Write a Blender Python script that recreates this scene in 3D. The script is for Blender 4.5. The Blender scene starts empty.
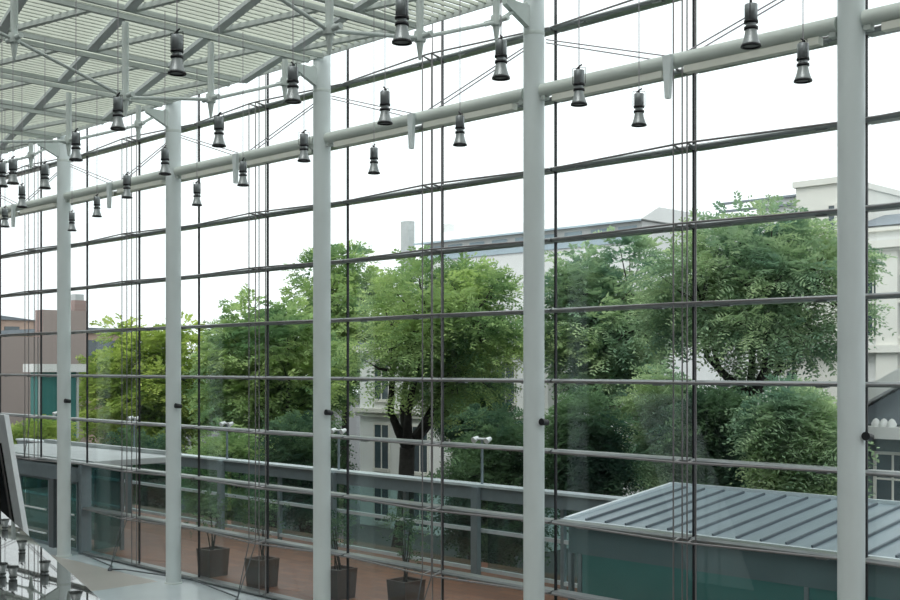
import bpy, math, random
import numpy as np
from mathutils import Vector, Matrix

sc = bpy.context.scene
COL = sc.collection
F_PX, CX, HY, CAMZ = 1150.0, 450.0, 367.0, 5.25
S2 = math.sqrt(0.5)
YG = 15.6            # the glass wall's plane
YC = 15.0            # the row of columns
SP = 2.835           # mullion spacing
X0 = -7.31           # mullion next to the first column
ROWZ = [0.056 + 1.237 * k for k in range(11)]

# ------------------------------------------------------------------ materials
def mat(name, color, rough=0.5, metal=0.0, var=0.0, scale=6.0, bump=0.0, spec=0.5, stretch=None):
    m = bpy.data.materials.new(name); m.use_nodes = True
    nt = m.node_tree; b = nt.nodes['Principled BSDF']
    b.inputs['Base Color'].default_value = (*color, 1)
    b.inputs['Roughness'].default_value = rough
    b.inputs['Metallic'].default_value = metal
    b.inputs['Specular IOR Level'].default_value = spec
    if var or bump:
        tc = nt.nodes.new('ShaderNodeTexCoord')
        src = tc.outputs['Object']
        if stretch:
            mp = nt.nodes.new('ShaderNodeMapping'); mp.inputs['Scale'].default_value = stretch
            nt.links.new(src, mp.inputs['Vector']); src = mp.outputs['Vector']
        nz = nt.nodes.new('ShaderNodeTexNoise')
        nz.inputs['Scale'].default_value = scale; nz.inputs['Detail'].default_value = 4
        nt.links.new(src, nz.inputs['Vector'])
        if var:
            rp = nt.nodes.new('ShaderNodeValToRGB')
            rp.color_ramp.elements[0].position = 0.3; rp.color_ramp.elements[1].position = 0.7
            rp.color_ramp.elements[0].color = (*[max(0, c * (1 - var)) for c in color], 1)
            rp.color_ramp.elements[1].color = (*[min(1, c * (1 + var)) for c in color], 1)
            nt.links.new(nz.outputs['Fac'], rp.inputs['Fac'])
            nt.links.new(rp.outputs['Color'], b.inputs['Base Color'])
        if bump:
            bp = nt.nodes.new('ShaderNodeBump'); bp.inputs['Strength'].default_value = bump
            nt.links.new(nz.outputs['Fac'], bp.inputs['Height'])
            nt.links.new(bp.outputs['Normal'], b.inputs['Normal'])
    return m

def glass(name, tint, gain=1.0, ior=1.5):
    m = bpy.data.materials.new(name); m.use_nodes = True
    nt = m.node_tree; nt.nodes.clear()
    out = nt.nodes.new('ShaderNodeOutputMaterial')
    tr = nt.nodes.new('ShaderNodeBsdfTransparent'); tr.inputs['Color'].default_value = (*tint, 1)
    gl = nt.nodes.new('ShaderNodeBsdfGlossy'); gl.inputs['Roughness'].default_value = 0.0
    gl.inputs['Color'].default_value = (0.93, 1.0, 1.0, 1)
    ge = nt.nodes.new('ShaderNodeNewGeometry'); dt = nt.nodes.new('ShaderNodeVectorMath'); dt.operation = 'DOT_PRODUCT'
    nt.links.new(ge.outputs['Normal'], dt.inputs[0]); nt.links.new(ge.outputs['Incoming'], dt.inputs[1])
    def mth(op, a_, b_=None):
        n_ = nt.nodes.new('ShaderNodeMath'); n_.operation = op; n_.use_clamp = op == 'MULTIPLY_ADD'
        for i_, v_ in enumerate((a_, b_)):
            if v_ is None: continue
            if isinstance(v_, (int, float)): n_.inputs[i_].default_value = v_
            else: nt.links.new(v_, n_.inputs[i_])
        return n_
    # Schlick reflectance, the same from either side of the thin pane
    f0 = ((ior - 1) / (ior + 1)) ** 2
    c_ = mth('ABSOLUTE', dt.outputs['Value']); o_ = mth('SUBTRACT', 1.0, c_.outputs[0]); p_ = mth('POWER', o_.outputs[0], 5.0)
    mu = mth('MULTIPLY_ADD', p_.outputs[0], (1 - f0) * gain); mu.inputs[2].default_value = f0 * gain
    mx = nt.nodes.new('ShaderNodeMixShader')
    nt.links.new(mu.outputs[0], mx.inputs[0])
    nt.links.new(tr.outputs[0], mx.inputs[1]); nt.links.new(gl.outputs[0], mx.inputs[2])
    nt.links.new(mx.outputs[0], out.inputs['Surface'])
    return m

def leafmat(name, c1, c2, scale=0.7):
    m = bpy.data.materials.new(name); m.use_nodes = True
    nt = m.node_tree; nt.nodes.clear()
    out = nt.nodes.new('ShaderNodeOutputMaterial')
    tc = nt.nodes.new('ShaderNodeTexCoord')
    nz = nt.nodes.new('ShaderNodeTexNoise'); nz.inputs['Scale'].default_value = scale
    nz.inputs['Detail'].default_value = 3
    rp = nt.nodes.new('ShaderNodeValToRGB')
    rp.color_ramp.elements[0].position = 0.35; rp.color_ramp.elements[1].position = 0.68
    rp.color_ramp.elements[0].color = (*c1, 1); rp.color_ramp.elements[1].color = (*c2, 1)
    d = nt.nodes.new('ShaderNodeBsdfDiffuse'); t = nt.nodes.new('ShaderNodeBsdfTranslucent')
    mx = nt.nodes.new('ShaderNodeMixShader'); mx.inputs[0].default_value = 0.38
    nt.links.new(tc.outputs['Object'], nz.inputs['Vector']); nt.links.new(nz.outputs['Fac'], rp.inputs['Fac'])
    nt.links.new(rp.outputs['Color'], d.inputs['Color']); nt.links.new(rp.outputs['Color'], t.inputs['Color'])
    nt.links.new(d.outputs[0], mx.inputs[1]); nt.links.new(t.outputs[0], mx.inputs[2])
    nt.links.new(mx.outputs[0], out.inputs['Surface'])
    return m

def paving(name):
    m = bpy.data.materials.new(name); m.use_nodes = True
    nt = m.node_tree; b = nt.nodes['Principled BSDF']; b.inputs['Roughness'].default_value = 0.55
    tc = nt.nodes.new('ShaderNodeTexCoord'); br = nt.nodes.new('ShaderNodeTexBrick')
    br.inputs['Color1'].default_value = (0.20, 0.085, 0.042, 1); br.inputs['Color2'].default_value = (0.14, 0.055, 0.026, 1)
    br.inputs['Mortar'].default_value = (0.085, 0.06, 0.05, 1)
    br.inputs['Scale'].default_value = 1.0; br.inputs['Mortar Size'].default_value = 0.012
    br.inputs['Brick Width'].default_value = 0.6; br.inputs['Row Height'].default_value = 0.3
    nt.links.new(tc.outputs['Object'], br.inputs['Vector']); nt.links.new(br.outputs['Color'], b.inputs['Base Color'])
    return m

def brickwall(name):
    m = bpy.data.materials.new(name); m.use_nodes = True
    nt = m.node_tree; b = nt.nodes['Principled BSDF']; b.inputs['Roughness'].default_value = 0.9
    tc = nt.nodes.new('ShaderNodeTexCoord'); mp = nt.nodes.new('ShaderNodeMapping')
    mp.inputs['Rotation'].default_value = (math.pi / 2, 0, math.pi / 2)
    br = nt.nodes.new('ShaderNodeTexBrick')
    br.inputs['Color1'].default_value = (0.34, 0.245, 0.225, 1); br.inputs['Color2'].default_value = (0.28, 0.205, 0.19, 1)
    br.inputs['Mortar'].default_value = (0.34, 0.28, 0.26, 1); br.inputs['Scale'].default_value = 1.6
    nt.links.new(tc.outputs['Object'], mp.inputs['Vector']); nt.links.new(mp.outputs['Vector'], br.inputs['Vector'])
    nt.links.new(br.outputs['Color'], b.inputs['Base Color'])
    return m

M = dict(
    column=mat('white_paint_column', (0.70, 0.775, 0.77), 0.38, var=0.03, scale=1.5),
    beam=mat('pale_green_white_paint', (0.66, 0.725, 0.675), 0.4, var=0.03, scale=2),
    tray=mat('cream_cassette', (0.74, 0.76, 0.68), 0.5, var=0.03),
    truss=mat('roof_white_paint', (0.60, 0.67, 0.64), 0.45, var=0.03),
    roofbeam=mat('roof_grey_green_paint', (0.44, 0.49, 0.46), 0.5, var=0.05),
    diagonal=mat('roof_slate_bar', (0.52, 0.57, 0.57), 0.45, var=0.05),
    slat=mat('louvre_slat_paint', (0.60, 0.645, 0.55), 0.6, var=0.03),
    transom=mat('brushed_transom_metal', (0.30, 0.32, 0.32), 0.30, metal=0.75, var=0.06),
    mullion=mat('black_gasket', (0.01, 0.01, 0.014), 0.45, var=0.1),
    rod=mat('stainless_rod', (0.27, 0.26, 0.26), 0.33, metal=0.55, var=0.04),
    cable=mat('thin_cable', (0.35, 0.33, 0.36), 0.4, metal=0.4, var=0.04),
    black=mat('black_rubber', (0.012, 0.014, 0.016), 0.45, var=0.1),
    ballast=mat('lamp_grey_aluminium', (0.33, 0.36, 0.37), 0.35, metal=0.5, var=0.05),
    reflector=mat('lamp_reflector', (0.33, 0.36, 0.36), 0.3, metal=0.55, var=0.05),
    lens=mat('lamp_lens', (0.35, 0.38, 0.38), 0.15, var=0.05),
    facade=glass('facade_glass', (0.965, 0.988, 0.985), 1.0),
    fence_glass=glass('screen_glass', (0.66, 0.80, 0.79), 0.9),
    teal_glass=glass('teal_glass', (0.38, 0.62, 0.62), 1.5),
    paving=paving('terracotta_paving'),
    street=mat('asphalt', (0.07, 0.073, 0.075), 0.85, var=0.15, scale=0.6),
    floor=mat('beige_stone_floor', (0.42, 0.41, 0.375), 0.35, var=0.05, scale=0.8),
    hall=mat('grey_hall_carpet', (0.19, 0.195, 0.19), 0.8, var=0.15, scale=3),
    border=mat('blue_grey_stone_border', (0.52, 0.59, 0.61), 0.25, var=0.05, scale=1.2),
    wall=mat('interior_wall_paint', (0.10, 0.115, 0.12), 0.7, var=0.04, scale=0.5),
    slab=mat('interior_slab', (0.14, 0.15, 0.15), 0.6, var=0.05),
    ledge=mat('polished_dark_stone', (0.07, 0.08, 0.075), 0.012, var=0.15, scale=14, spec=1.0),
    panel=mat('white_panel_frame', (0.78, 0.83, 0.84), 0.35, var=0.02),
    screen=mat('black_screen', (0.008, 0.01, 0.012), 0.12, var=0.1),
    fence=mat('grey_blue_steel', (0.20, 0.25, 0.27), 0.4, metal=0.2, var=0.06),
    fence_dark=mat('dark_grey_steel', (0.13, 0.15, 0.16), 0.45, metal=0.2, var=0.06),
    spotwhite=mat('white_spot_housing', (0.75, 0.78, 0.78), 0.4, var=0.03),
    pot=mat('dark_brown_planter', (0.06, 0.032, 0.022), 0.6, var=0.2, scale=9),
    soil=mat('soil', (0.03, 0.022, 0.016), 0.95, var=0.3, scale=20),
    zinc_seam=mat('shade_tinted_zinc_seam', (0.10, 0.125, 0.145), 0.5, metal=0.2, var=0.1),  # seam shadow put into the colour, darker than the roof zinc
    zinc=mat('blue_grey_zinc_roof', (0.235, 0.295, 0.33), 0.38, metal=0.25, var=0.10, scale=1.4, stretch=(3, 0.6, 1)),
    zinc_edge=mat('pale_zinc_edge', (0.66, 0.73, 0.76), 0.35, metal=0.3, var=0.05),
    frosted=mat('grey_teal_fascia', (0.12, 0.19, 0.205), 0.25, var=0.06, scale=1.0),
    tealwall=mat('teal_glazed_wall', (0.055, 0.20, 0.19), 0.10, var=0.16, scale=0.5, spec=0.5),
    concrete=mat('pale_concrete', (0.47, 0.50, 0.50), 0.75, var=0.07, scale=1.3),
    whitewall=mat('white_render', (0.74, 0.75, 0.74), 0.85, var=0.04, scale=0.4),
    creamwall=mat('cream_stone', (0.72, 0.71, 0.66), 0.85, var=0.05, scale=0.5),
    pinkwall=mat('salmon_render', (0.52, 0.38, 0.31), 0.9, var=0.08, scale=0.6),
    greyroof=mat('grey_slate_roof', (0.20, 0.23, 0.26), 0.75, var=0.12, scale=2),
    window=mat('dark_window_pane', (0.06, 0.085, 0.10), 0.08, var=0.1, spec=0.8),
    bluetrim=mat('blue_grey_band', (0.42, 0.52, 0.58), 0.6, var=0.05),
    bark=mat('dark_bark', (0.035, 0.032, 0.028), 0.95, var=0.35, scale=8, bump=0.4),
    brick=brickwall('far_brick'),
    leaf_yellow=leafmat('leaf_yellow_green', (0.18, 0.30, 0.06), (0.60, 0.70, 0.20), 0.5),
    leaf_mid=leafmat('leaf_mid_green', (0.17, 0.30, 0.14), (0.55, 0.69, 0.28), 0.5),
    leaf_cool=leafmat('leaf_cool_green', (0.19, 0.32, 0.22), (0.52, 0.65, 0.36), 0.6),
    leaf_dark=leafmat('leaf_dark_green', (0.05, 0.11, 0.075), (0.20, 0.32, 0.16), 0.6),
)

M['ledge'].node_tree.nodes['Principled BSDF'].inputs['IOR'].default_value = 2.5

# ------------------------------------------------------------------ mesh builder
class MB:
    def __init__(s): s.v = []; s.f = []; s.smooth = []
    def add(s, vs, fs, smooth=False):
        o = len(s.v); s.v += [tuple(v) for v in vs]
        s.f += [tuple(i + o for i in f) for f in fs]; s.smooth += [smooth] * len(fs); return s
    def box(s, x0, x1, y0, y1, z0, z1):
        vs = [(x, y, z) for x in (x0, x1) for y in (y0, y1) for z in (z0, z1)]
        return s.add(vs, [(0, 1, 3, 2), (4, 6, 7, 5), (0, 4, 5, 1), (2, 3, 7, 6), (0, 2, 6, 4), (1, 5, 7, 3)])
    def cbox(s, c, sz, rz=0):
        hx, hy, hz = [d / 2 for d in sz]; ca, sa = math.cos(rz), math.sin(rz)
        vs = []
        for x in (-hx, hx):
            for y in (-hy, hy):
                for z in (-hz, hz):
                    vs.append((c[0] + x * ca - y * sa, c[1] + x * sa + y * ca, c[2] + z))
        return s.add(vs, [(0, 1, 3, 2), (4, 6, 7, 5), (0, 4, 5, 1), (2, 3, 7, 6), (0, 2, 6, 4), (1, 5, 7, 3)])
    def bar(s, p, q, w, h):
        p, q = Vector(p), Vector(q); d = (q - p).normalized()
        up = Vector((0, 0, 1)) if abs(d.z) < 0.95 else Vector((1, 0, 0))
        a = d.cross(up).normalized() * (w / 2); b = a.cross(d).normalized() * (h / 2)
        vs = [p - a - b, p + a - b, p + a + b, p - a + b, q - a - b, q + a - b, q + a + b, q - a + b]
        return s.add(vs, [(3, 2, 1, 0), (4, 5, 6, 7), (0, 1, 5, 4), (1, 2, 6, 5), (2, 3, 7, 6), (3, 0, 4, 7)])
    def tube(s, pts, rs, n=10, caps=True):
        pts = [Vector(p) for p in pts]
        if not isinstance(rs, (list, tuple)): rs = [rs] * len(pts)
        vs = []; fs = []; prev = None
        for i, p in enumerate(pts):
            d = (pts[min(i + 1, len(pts) - 1)] - pts[max(i - 1, 0)]).normalized()
            if prev is None:
                up = Vector((0, 0, 1)) if abs(d.z) < 0.9 else Vector((1, 0, 0))
                a = d.cross(up).normalized()
            else:
                a = (prev - d * prev.dot(d)).normalized()
            prev = a; b = d.cross(a)
            for k in range(n):
                t = 2 * math.pi * k / n
                vs.append(p + (a * math.cos(t) + b * math.sin(t)) * rs[i])
        for i in range(len(pts) - 1):
            for k in range(n):
                k2 = (k + 1) % n
                fs.append((i * n + k, i * n + k2, (i + 1) * n + k2, (i + 1) * n + k))
        s.add(vs, fs, True)
        if caps:
            s.add(vs[:n], [tuple(reversed(range(n)))]); s.add(vs[-n:], [tuple(range(n))])
        return s
    def lathe(s, c, prof, n=24, cap=True):
        vs = []; fs = []
        for r, z in prof:
            for k in range(n):
                t = 2 * math.pi * k / n
                vs.append((c[0] + r * math.cos(t), c[1] + r * math.sin(t), c[2] + z))
        for i in range(len(prof) - 1):
            for k in range(n):
                k2 = (k + 1) % n
                fs.append((i * n + k, i * n + k2, (i + 1) * n + k2, (i + 1) * n + k))
        s.add(vs, fs, True)
        if cap:
            if prof[0][0] > 1e-4: s.add(vs[:n], [tuple(reversed(range(n)))])
            if prof[-1][0] > 1e-4: s.add(vs[-n:], [tuple(range(n))])
        return s
    def prism(s, poly, axis, a0, a1):
        """poly: 2D outline; extruded along axis 'x' (poly = (y, z)), 'y' (poly = (x, z)) or 'z' (poly = (x, y))."""
        n = len(poly)
        def P(p, a): return {'x': (a, p[0], p[1]), 'y': (p[0], a, p[1]), 'z': (p[0], p[1], a)}[axis]
        vs = [P(p, a0) for p in poly] + [P(p, a1) for p in poly]
        fs = [tuple(range(n)), tuple(reversed(range(n, 2 * n)))]
        fs += [(i, (i + 1) % n, n + (i + 1) % n, n + i) for i in range(n)]
        return s.add(vs, fs)
    def build(s, name, m, parent=None, bevel=0.0, fixn=True):
        me = bpy.data.meshes.new(name)
        me.from_pydata(s.v, [], s.f); me.materials.append(m)
        me.polygons.foreach_set('use_smooth', s.smooth); me.update()
        if fixn:
            import bmesh
            bm = bmesh.new(); bm.from_mesh(me); bmesh.ops.recalc_face_normals(bm, faces=bm.faces); bm.to_mesh(me); bm.free()
        o = bpy.data.objects.new(name, me); COL.objects.link(o)
        if parent is not None:
            o.parent = parent
            o.matrix_parent_inverse = Matrix.Translation(-Vector(parent.location)) if parent.type == 'EMPTY' else Matrix.Identity(4)
        if bevel:
            b = o.modifiers.new('bevel', 'BEVEL'); b.width = bevel; b.segments = 2; b.limit_method = 'ANGLE'
        return o

def tag(o, label=None, cat=None, group=None, kind=None):
    if label: o['label'] = label
    if cat: o['category'] = cat
    if group: o['group'] = group
    if kind: o['kind'] = kind
    return o

def thing(name, loc, label, cat, group=None, kind=None):
    o = bpy.data.objects.new(name, None); o.location = loc; o.empty_display_size = 0.2
    COL.objects.link(o); return tag(o, label, cat, group, kind)

def struct(o): o['kind'] = 'structure'; return o

def at_y(px, py, Y):
    l = (px - CX) / F_PX; z = Y / S2 / (1 + l); return Vector((S2 * z * (l - 1), Y, CAMZ + (HY - py) / F_PX * z))
def at_z(px, py, Z):
    z = (Z - CAMZ) * F_PX / (HY - py); l = (px - CX) / F_PX; return Vector((S2 * z * (l - 1), S2 * z * (l + 1), Z))
def x_at(px, Y): return at_y(px, HY, Y).x
def mx_(j): return X0 - SP * j

COLX = [-7.24, -12.96, -18.76, -24.50, -30.16]
NTH = ['rightmost', 'second', 'third', 'fourth', 'leftmost']
COLDESC = ['rightmost white column', 'second white column from the right', 'middle white column of the five',
           'fourth white column from the right', 'leftmost white column by the entrance']

# ------------------------------------------------------------------ room shell
fl = MB().box(-48, 8, 12.2, 14.85, -0.12, 0.0)
struct(MB().box(-48, 8, -14, 12.199, -0.12, 0.0).build('floor_hall', M['hall']))
struct(fl.build('floor', M['floor']))
bd = MB().box(-48, 8, 14.852, YG + 0.15, -0.12, 0.0)
struct(bd.build('floor_border', M['border']))
bs = MB().prism([(-24.9, 14.84), (-19.5, 14.84), (-19.5, 12.21), (-24.9, 12.21)], 'z', -0.05, 0.012)
struct(bs.build('floor_strip', M['border']))
struct(MB().box(-48, 8, -14.3, -14, -0.1, 13).build('wall_back', M['wall']))
struct(MB().box(-48.3, -48, -14, YG, -0.1, 13).build('wall_left', M['wall']))
struct(MB().box(8, 8.3, -14, YG, -0.1, 13).build('wall_right', M['wall']))

# upper walkway the view is taken from, with its parapet
struct(MB().box(-9, 8, -14, 0.12, 3.35, 3.72).build('floor_upper', M['slab']))
struct(MB().prism([(-2.6, 0.86), (-1.19, 0.44), (-0.68, 0.284), (0.6, -0.10), (3, -0.8), (3, -1.1), (0.55, -0.4), (-0.8, 0.0), (-2.7, 0.56)], 'z', 3.72, 5.02).build('wall_parapet', M['wall']))
lg = MB().prism([(-2.6, 0.94), (-1.19, 0.52), (-0.68, 0.364), (0.6, -0.03), (0.5, -0.42), (-0.8, -0.02), (-2.75, 0.56)], 'z', 5.04, 5.10)
o = lg.build('parapet_ledge', M['ledge'])
tag(o, 'mirror-polished dark stone ledge in the bottom left corner reflecting lamps', 'ledge')

# tall leaning white pylon with black glass, standing on the lower floor behind the ledge
PY = 7.0
zt = at_y(6, 415, PY).z; xt = x_at(4, PY); xb = x_at(64, PY)
lean = (xb - xt) / zt
pn = thing('leaning_pylon', (xb - 0.8, PY, 0), 'leaning white pylon with a black glass inset behind the ledge at far left', 'pylon')
def py_poly(a0, a1, h0, h1): return [(xb - lean * h0 - a0, h0), (xb - lean * h1 - a0, h1), (xb - lean * h1 - a1, h1), (xb - lean * h0 - a1, h0)]
fr = MB().prism(py_poly(0, 1.7, 0, zt), 'y', PY + 0.031, PY + 0.07)
for q in ((0, 0.24, 0, zt), (1.46, 1.7, 0, zt), (0.24, 1.46, zt - 0.40, zt), (0.24, 1.46, 0, 0.5)): fr.prism(py_poly(*q), 'y', PY, PY + 0.03)
fr.build('frame', M['panel'], pn)
MB().prism(py_poly(0.2405, 1.4595, 0.501, zt - 0.401), 'y', PY + 0.015, PY + 0.03).build('glass_inset', M['screen'], pn)
MB().prism(py_poly(0.34, 0.385, 0.52, zt - 0.42), 'y', PY + 0.008, PY + 0.0149).build('metal_strip', M['rod'], pn)

# ------------------------------------------------------------------ ceiling: open louvre and its steelwork
sl = MB(); x = -47.9
while x < 2:
    sl.box(x - 0.021, x + 0.021, -13.9, 14.78, 11.665, 11.725); x += 0.2
ceil = struct(sl.build('ceiling', M['slat'], fixn=False))
struct(MB().box(-48, 8, -14, 1.0, 12.0, 12.2).build('added_shade_slab', M['slab']))  # unseen slab added above the louvres to cut skylight in the hall
ZP = 11.58
lines = []
xx = COLX[0] + 2 * 2.866
while xx > -46: lines.append(xx); xx -= 2.866
for i, xl in enumerate(lines):
    b = MB()
    b.box(xl - 0.27, xl - 0.20, -13.5, 14.78, ZP - 0.02, ZP + 0.075)
    b.box(xl + 0.20, xl + 0.27, -13.5, 14.78, ZP - 0.02, ZP + 0.075)
    b.build('purlin', M['roofbeam'], ceil)
MBd, MBt = [], []
for k in range(-9, 18):
    # long slate bars crossing the purlins
    y0 = 12.3 + 1.82 * k
    for i in range(len(lines) - 1):
        ya = y0 + 0.275 * (COLX[2] - lines[i]); yb = y0 + 0.275 * (COLX[2] - lines[i + 1])
        if -12 < ya < 14.9 and -12 < yb < 14.9:
            MBd.append(((lines[i] - 0.24, ya + .07, 11.60), (lines[i + 1] + 0.24, yb - .07, 11.60)))
            if ya + 0.62 * 2 < 14.8: pass
        if -12 < yb < 14.9 and yb + 0.0 < 14.7 and ya > 0:
            MBt.append(((lines[i + 1] + 0.24, yb + 0.02, 11.61), (lines[i] - 0.24, min(yb + 0.5, 14.7), 11.61)))
d = MB()
vis = [s for s in MBd if s[0][1] > 5 or s[0][1] > 1]
for s in vis: d.bar(s[0], s[1], 0.17, 0.08)
d.build('diagonal_bracing', M['diagonal'], ceil)
d = MB()
for s in MBt: d.bar(s[0], s[1], 0.10, 0.09)
d.build('cross_bracing', M['roofbeam'], ceil)
MB().box(-47, 2, 14.781, 14.815, 11.60, 11.73).build('eaves_trim', M['roofbeam'], ceil)

# fish-belly roof trusses on the column lines
for ci, xc in enumerate(COLX):
    t = thing('roof_truss', (xc, 10, 11.4), 'white roof truss of posts and rods above the ' + COLDESC[ci], 'roof truss', 'white trusses under the louvred ceiling')
    nodes = [(8.45, 10.73), (10.5, 10.10), (12.3, 10.36), (14.05, 10.98)]
    for (yy, zz) in nodes:
        MB().lathe((xc, yy, 0), [(0.055, zz - 0.05), (0.062, zz + 0.3), (0.062, 11.45)], 12).build('post', M['truss'], t)
        MB().lathe((xc, yy, 0), [(0.022, zz - 0.34), (0.058, zz - 0.10), (0.062, zz - 0.05)], 12).build('spike', M['truss'], t)
        nb = MB().lathe((xc, yy, 0), [(0.09, zz - 0.06), (0.10, zz), (0.09, zz + 0.10)], 14)
        nb.tube([(xc - 0.26, yy, zz + 0.02), (xc + 0.26, yy, zz + 0.02)], 0.045, 10)
        nb.build('node', M['truss'], t)
    chain = [(5.6, 11.4)] + nodes + [(14.80, 11.46)]
    rd = MB()
    for a, b in zip(chain[:-1], chain[1:]):
        rd.tube([(xc, a[0], a[1]), (xc, b[0], b[1])], 0.032, 8)
    rd.build('tie_rod', M['truss'], t)

# ------------------------------------------------------------------ columns
for ci, xc in enumerate(COLX):
    t = thing('column', (xc, YC, 0), COLDESC[ci] + ', before the glass wall', 'column', 'white steel columns', kind='thing')
    MB().lathe((xc, YC, 0), [(0.182, 0.02), (0.182, 11.5), (0.182, 12.3)], 40).build('shaft', M['column'], t)
    MB().lathe((xc, YC, 0), [(0.215, 0.0), (0.215, 0.03), (0.19, 0.035)], 40).build('base_ring', M['truss'], t)
    MB().lathe((xc, YC, 0), [(0.1825, 10.93), (0.186, 10.94), (0.186, 10.99), (0.1825, 11.0)], 40, cap=False).build('collar', M['truss'], t)
    hd = MB()
    hd.prism([(YC - 0.17, 11.05), (YC - 0.17, 11.42), (YC - 0.75, 11.42), (YC - 0.75, 11.32)], 'x', xc - 0.05, xc + 0.05)
    hd.build('haunch', M['truss'], t)
    # little black spotlight clamped on the shaft
    sx, sy, sz = xc + 0.13, YC - 0.15, 4.30
    s = thing('clamp_spotlight', (sx, sy, sz), 'tiny black spotlight clamped on the ' + COLDESC[ci].split(',')[0], 'spotlight', 'black spotlights on the columns')
    MB().bar((xc + 0.184, YC + 0.03, sz), (xc + 0.30, YC + 0.03, sz), 0.04, 0.05).build('bracket', M['black'], s)
    MB().tube([(xc + 0.25, YC + 0.06, sz + 0.0), (xc + 0.25, YC - 0.10, sz + 0.02)], [0.05, 0.06], 12).build('lamp_head', M['black'], s)

# ------------------------------------------------------------------ tube beam, one length per bay
bays = [COLX[0] + 5.72] + COLX + [-35.85, -41.55]
BAYDESC = ['right of the rightmost column', 'between the rightmost and second columns', 'between the second and middle columns',
           'between the middle and fourth columns', 'between the fourth and leftmost columns', 'beyond the leftmost column']
ZB = 9.97
for bi in range(6):
    xr, xl = bays[bi], bays[bi + 1]; xm = (xr + xl) / 2
    t = thing('tube_beam', (xm, YC, ZB), 'pale horizontal tube beam ' + BAYDESC[bi], 'beam', 'tube beams along the columns', kind='thing')
    MB().tube([(xl + 0.19, YC, ZB), (xr - 0.19, YC, ZB)], 0.115, 24).build('tube', M['beam'], t)
    for (a, b) in ((xl + 0.45, xm - 0.2), (xm + 0.2, xr - 0.45)):
        MB().box(a, b, YC - 0.06, YC + 0.08, ZB - 0.225, ZB - 0.117).build('cassette', M['tray'], t)
    MB().prism([(xm - 0.045, ZB - 0.60), (xm + 0.025, ZB - 0.60), (xm + 0.07, ZB + 0.06), (xm - 0.09, ZB + 0.06)], 'y', YC - 0.20, YC - 0.12).build('fin', M['column'], t)
    for s in (-1, 1):
        xe = (xl + 0.25) if s < 0 else (xr - 0.25)
        MB().box(xe - 0.05, xe + 0.05, YC - 0.06, YC + 0.06, ZB - 0.17, ZB - 0.09).build('bolt_plate', M['roofbeam'], t)
    for s in (-1, 1):
        xe = xl if s < 0 else xr
        for off in (0.0, 0.28):
            MB().tube([(xe - s * 0.19, YC + 0.10, 10.86 - off * 0.2), (xm + s * (0.10 + off), YC + 0.06, ZB + 0.10)], 0.011, 6).build('stay_cable', M['cable'], t)

# ------------------------------------------------------------------ facade: a window strip per half bay
n = 0
for j in range(-3, 13):
    xr, xl = mx_(j), mx_(j + 1); n += 1
    k0 = 2 if j in (8, 9, 10) else 0
    g = MB()
    for k in range(k0, 10):
        g.box(xl + 0.012, xr - 0.012, YG - 0.012, YG + 0.012, ROWZ[k] + 0.02, ROWZ[k + 1] - 0.02)
    w = struct(g.build('window_%d' % n, M['facade'], fixn=False))
    MB().box(xr - 0.016, xr + 0.016, YG - 0.016, YG + 0.03, ROWZ[k0] if k0 else 0, ROWZ[10]).build('mullion', M['mullion'], w)
    for k in range(k0, 11):
        t = MB().prism([(YG - 0.13, ROWZ[k] - 0.010), (YG - 0.09, ROWZ[k] - 0.038), (YG + 0.14, ROWZ[k] - 0.036), (YG + 0.17, ROWZ[k]), (YG + 0.14, ROWZ[k] + 0.036), (YG - 0.09, ROWZ[k] + 0.038), (YG - 0.13, ROWZ[k] + 0.010)], 'x', xl + 0.0165, xr - 0.0165)
        for fx in (0.22, 0.78):
            xf = xl + (xr - xl) * fx
            t.box(xf - 0.09, xf + 0.09, YG - 0.10, YG - 0.02, ROWZ[k] - 0.055, ROWZ[k] - 0.029)
        t.build('transom', M['transom'], w)

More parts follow.
